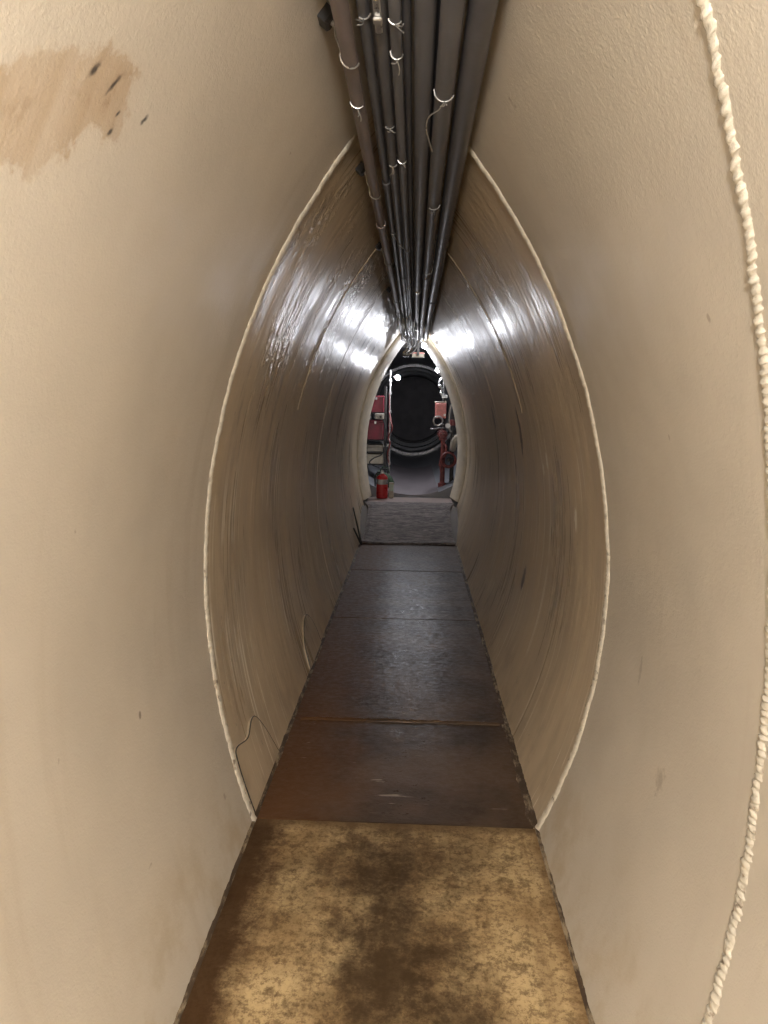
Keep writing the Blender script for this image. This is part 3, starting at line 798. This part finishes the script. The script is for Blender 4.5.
exc(MB().tube([(X, Y, Z + 0.352), (X + 0.04, Y - 0.01, Z + 0.352), (X + 0.085, Y - 0.02, Z + 0.36)], 0.008, 8), 'carry_handle', M['black'])
exc(MB().lathe([(0.001, -0.012), (0.014, -0.010), (0.014, 0)], (X, Y - 0.025, Z + 0.343), 12, 'y'), 'gauge', M['white'])
exc(MB().tube(smooth_path([(X - 0.02, Y, Z + 0.345), (X - 0.065, Y - 0.01, Z + 0.34), (X - 0.092, Y - 0.02, Z + 0.28), (X - 0.09, Y - 0.02, Z + 0.16)]), 0.010, 8), 'hose', M['black'])
tag(ex, 'small red fire extinguisher with grey label band on the sill', 'fire extinguisher')

# ------------------------------------------------------------------ right side of the compartment
t = empty('valve_standpipe', (0.43, 9.95, tube_floor(0.43)))
def vc(mb, name, mt, smooth=True): return child(mb, name, M[mt], t, smooth)
zf = tube_floor(0.43)
vc(MB().lathe([(0.06, zf - 0.022), (0.06, zf + 0.04), (0.034, zf + 0.045), (0.032, 1.0)], (0.43, 9.95, 0), 16), 'riser', 'redpipe')
vc(MB().lathe([(0.02, 1.0), (0.02, 2.02)], (0.43, 9.95, 0), 14), 'upper_pipe', 'clip')
for z in (0.62, 0.98):
    vc(MB().lathe([(0.035, z), (0.055, z + 0.002), (0.055, z + 0.03), (0.035, z + 0.032)], (0.43, 9.95, 0), 14), 'flange', 'redpipe')
vc(MB().ball((0.43, 9.95, 1.06), 0.062, 14, 10, 1.1), 'valve_body', 'redpipe')
vc(MB().tube([(0.43, 9.95, 1.06), (0.41, 9.86, 1.07)], 0.016, 10), 'valve_stem', 'steel')
hw = vc(MB().torus((0.408, 9.85, 1.07), 0.055, 0.009, 'y'), 'hand_wheel', 'redpipe')
for k in range(3):
    a = k * math.pi / 3
    MB().tube([(0.408 + 0.055 * math.cos(a), 9.85, 1.07 + 0.055 * math.sin(a)), (0.408 - 0.055 * math.cos(a), 9.85, 1.07 - 0.055 * math.sin(a))], 0.006, 6).build('spoke', M['redpipe'], hw, True)
vc(MB().tube(smooth_path([(0.43, 9.93, 1.15), (0.36, 9.84, 1.15), (0.30, 9.80, 1.14), (0.25, 9.79, 1.137)]), [0.012] * 24 + [0.015], 10), 'lever', 'steel')
vc(MB().torus((0.345, 9.762, 1.25), 0.062, 0.012, 'y'), 'hose_ring', 'steel')
vc(MB().tube([(0.345, 9.762, 1.188), (0.37, 9.84, 1.20), (0.43, 9.95, 1.2)], 0.014, 8), 'branch', 'steel')
vc(MB().tube(smooth_path([(0.43, 9.93, 0.94), (0.47, 9.88, 0.90), (0.46, 9.86, 0.78), (0.40, 9.87, 0.70), (0.41, 9.88, 0.55)]), 0.017, 10), 'drain_pipe', 'redpipe')
vc(MB().box(0.40, 0.47, 9.87, 9.94, 1.56, 1.60, 0.004), 'name_plate', 'white', False)
vc(MB().tube(smooth_path([(0.43, 9.93, 1.84), (0.37, 9.88, 1.80), (0.35, 9.86, 1.73), (0.39, 9.86, 1.68), (0.38, 9.87, 1.62), (0.43, 9.9, 1.60)]), 0.014, 8), 'flex_conduit', 'steel')
vc(MB().ball((0.365, 9.86, 1.72), 0.026, 10, 8), 'coupling', 'wire')
tag(t, 'brick red standpipe with valve, hand wheel and lever in the far compartment', 'pipe')
t = empty('call_box', (0.38, 9.88, 1.27))
child(MB().box(0.308, 0.455, 9.80, 9.933, 1.285, 1.50, 0.010), 'body', M['pink'], t)
child(MB().box(0.318, 0.445, 9.788, 9.80, 1.30, 1.485, 0.004), 'door', M['pink'], t)
child(MB().tube([(0.435, 9.78, 1.33), (0.435, 9.80, 1.33)], 0.016, 12), 'knob', M['wire'], t, True)
child(MB().box(0.30, 0.463, 9.80, 9.925, 1.497, 1.512, 0.004), 'top_rim', M['cream'], t)
tag(t, 'salmon pink box fixed to the standpipe below its white plate', 'box')
t = empty('dark_standpipe', (0.56, 10.0, tube_floor(0.56)))
child(MB().tube([(0.56, 10.0, tube_floor(0.56) - 0.018), (0.56, 10.0, 1.85)], 0.03, 14), 'pipe', M['clip'], t, True)
child(MB().tube([(0.56, 10.0, 1.18), (0.56, 10.0, 1.185), (0.56, 10.0, 1.26), (0.56, 10.0, 1.265)], [0.03, 0.042, 0.042, 0.03], 14), 'coupling', M['redpipe'], t, True)
child(MB().tube(smooth_path([(0.56, 9.99, 1.10), (0.522, 9.965, 1.11), (0.507, 9.955, 1.2), (0.510, 9.955, 1.36), (0.527, 9.967, 1.45), (0.56, 9.985, 1.47)]), 0.010, 8), 'bypass', M['beige'], t, True)
tag(t, 'dark vertical pipe with a thin bypass beside the red standpipe', 'pipe')
t = empty('lagged_elbow', (0.56, 9.72, 0.9))
child(MB().tube(smooth_path([(0.56, 9.97, 0.86), (0.56, 9.80, 0.87), (0.558, 9.70, 0.90), (0.57, 9.66, 0.98), (0.64, 9.66, 1.06), (0.80, 9.66, 1.10), (1.035, 9.66, 1.11)]), 0.045, 14), 'lagging', M['beige'], t, True)
for (y, z) in ((9.86, 0.865), (9.76, 0.878)):
    child(MB().torus((0.56, y, z), 0.045, 0.006, 'y'), 'band', M['clip'], t, True)
tag(t, 'beige lagged pipe elbow low on the dark vertical pipe', 'pipe')

# more fittings crowding the right of the compartment
t = empty('hose_reel', (0.50, 9.78, 0.70))
for k in range(4):
    child(MB().torus((0.50, 9.74 + 0.028 * k, 0.72 + 0.006 * (k % 2)), 0.10 - 0.006 * (k % 2), 0.013, 'y', 28), 'coil', M['redpipe'], t, True)
child(MB().tube([(0.50, 9.72, 0.72), (0.50, 9.90, 0.72), (0.54, 9.98, 0.74)], 0.02, 10), 'spindle', M['clip'], t, True)
tag(t, 'dull red hose coiled on a spindle low beside the standpipe', 'hose')
t = empty('gauge', (0.47, 9.84, 1.16))
gc = child(MB().lathe([(0.001, 9.815), (0.034, 9.815), (0.036, 9.82), (0.036, 9.85), (0.02, 9.852)], (0.485, 0, 1.185), 18, 'y'), 'case', M['steel'], t, True)
MB().lathe([(0.001, 9.8135), (0.030, 9.8135), (0.030, 9.815)], (0.485, 0, 1.185), 18, 'y').build('dial', M['white'], gc, True)
child(MB().tube([(0.485, 9.85, 1.185), (0.485, 9.93, 1.18), (0.44, 9.95, 1.16)], 0.009, 8), 'stem', M['steel'], t, True)
tag(t, 'small round gauge with a pale dial under the salmon box', 'gauge')
# two thin dark rods leaning on the left wall by the mat
for (y0, y1, z1, lb) in ((7.335, 7.21, 0.20, 'short dark rod leaning on the left wall at the front corner of the ribbed mat'),
                         (7.38, 7.58, 0.36, 'longer thin dark rod leaning on the left wall over the ribbed mat')):
    a = Vector((-0.512, y0, 0.008)); b = wall_pt(-1, y1, z1, 0.012)
    tag(MB().tube([a, a + (b - a) * 0.5, b], [0.011, 0.010, 0.008], 8).build('rod', M['clip'], smooth=True), lb, 'rod')
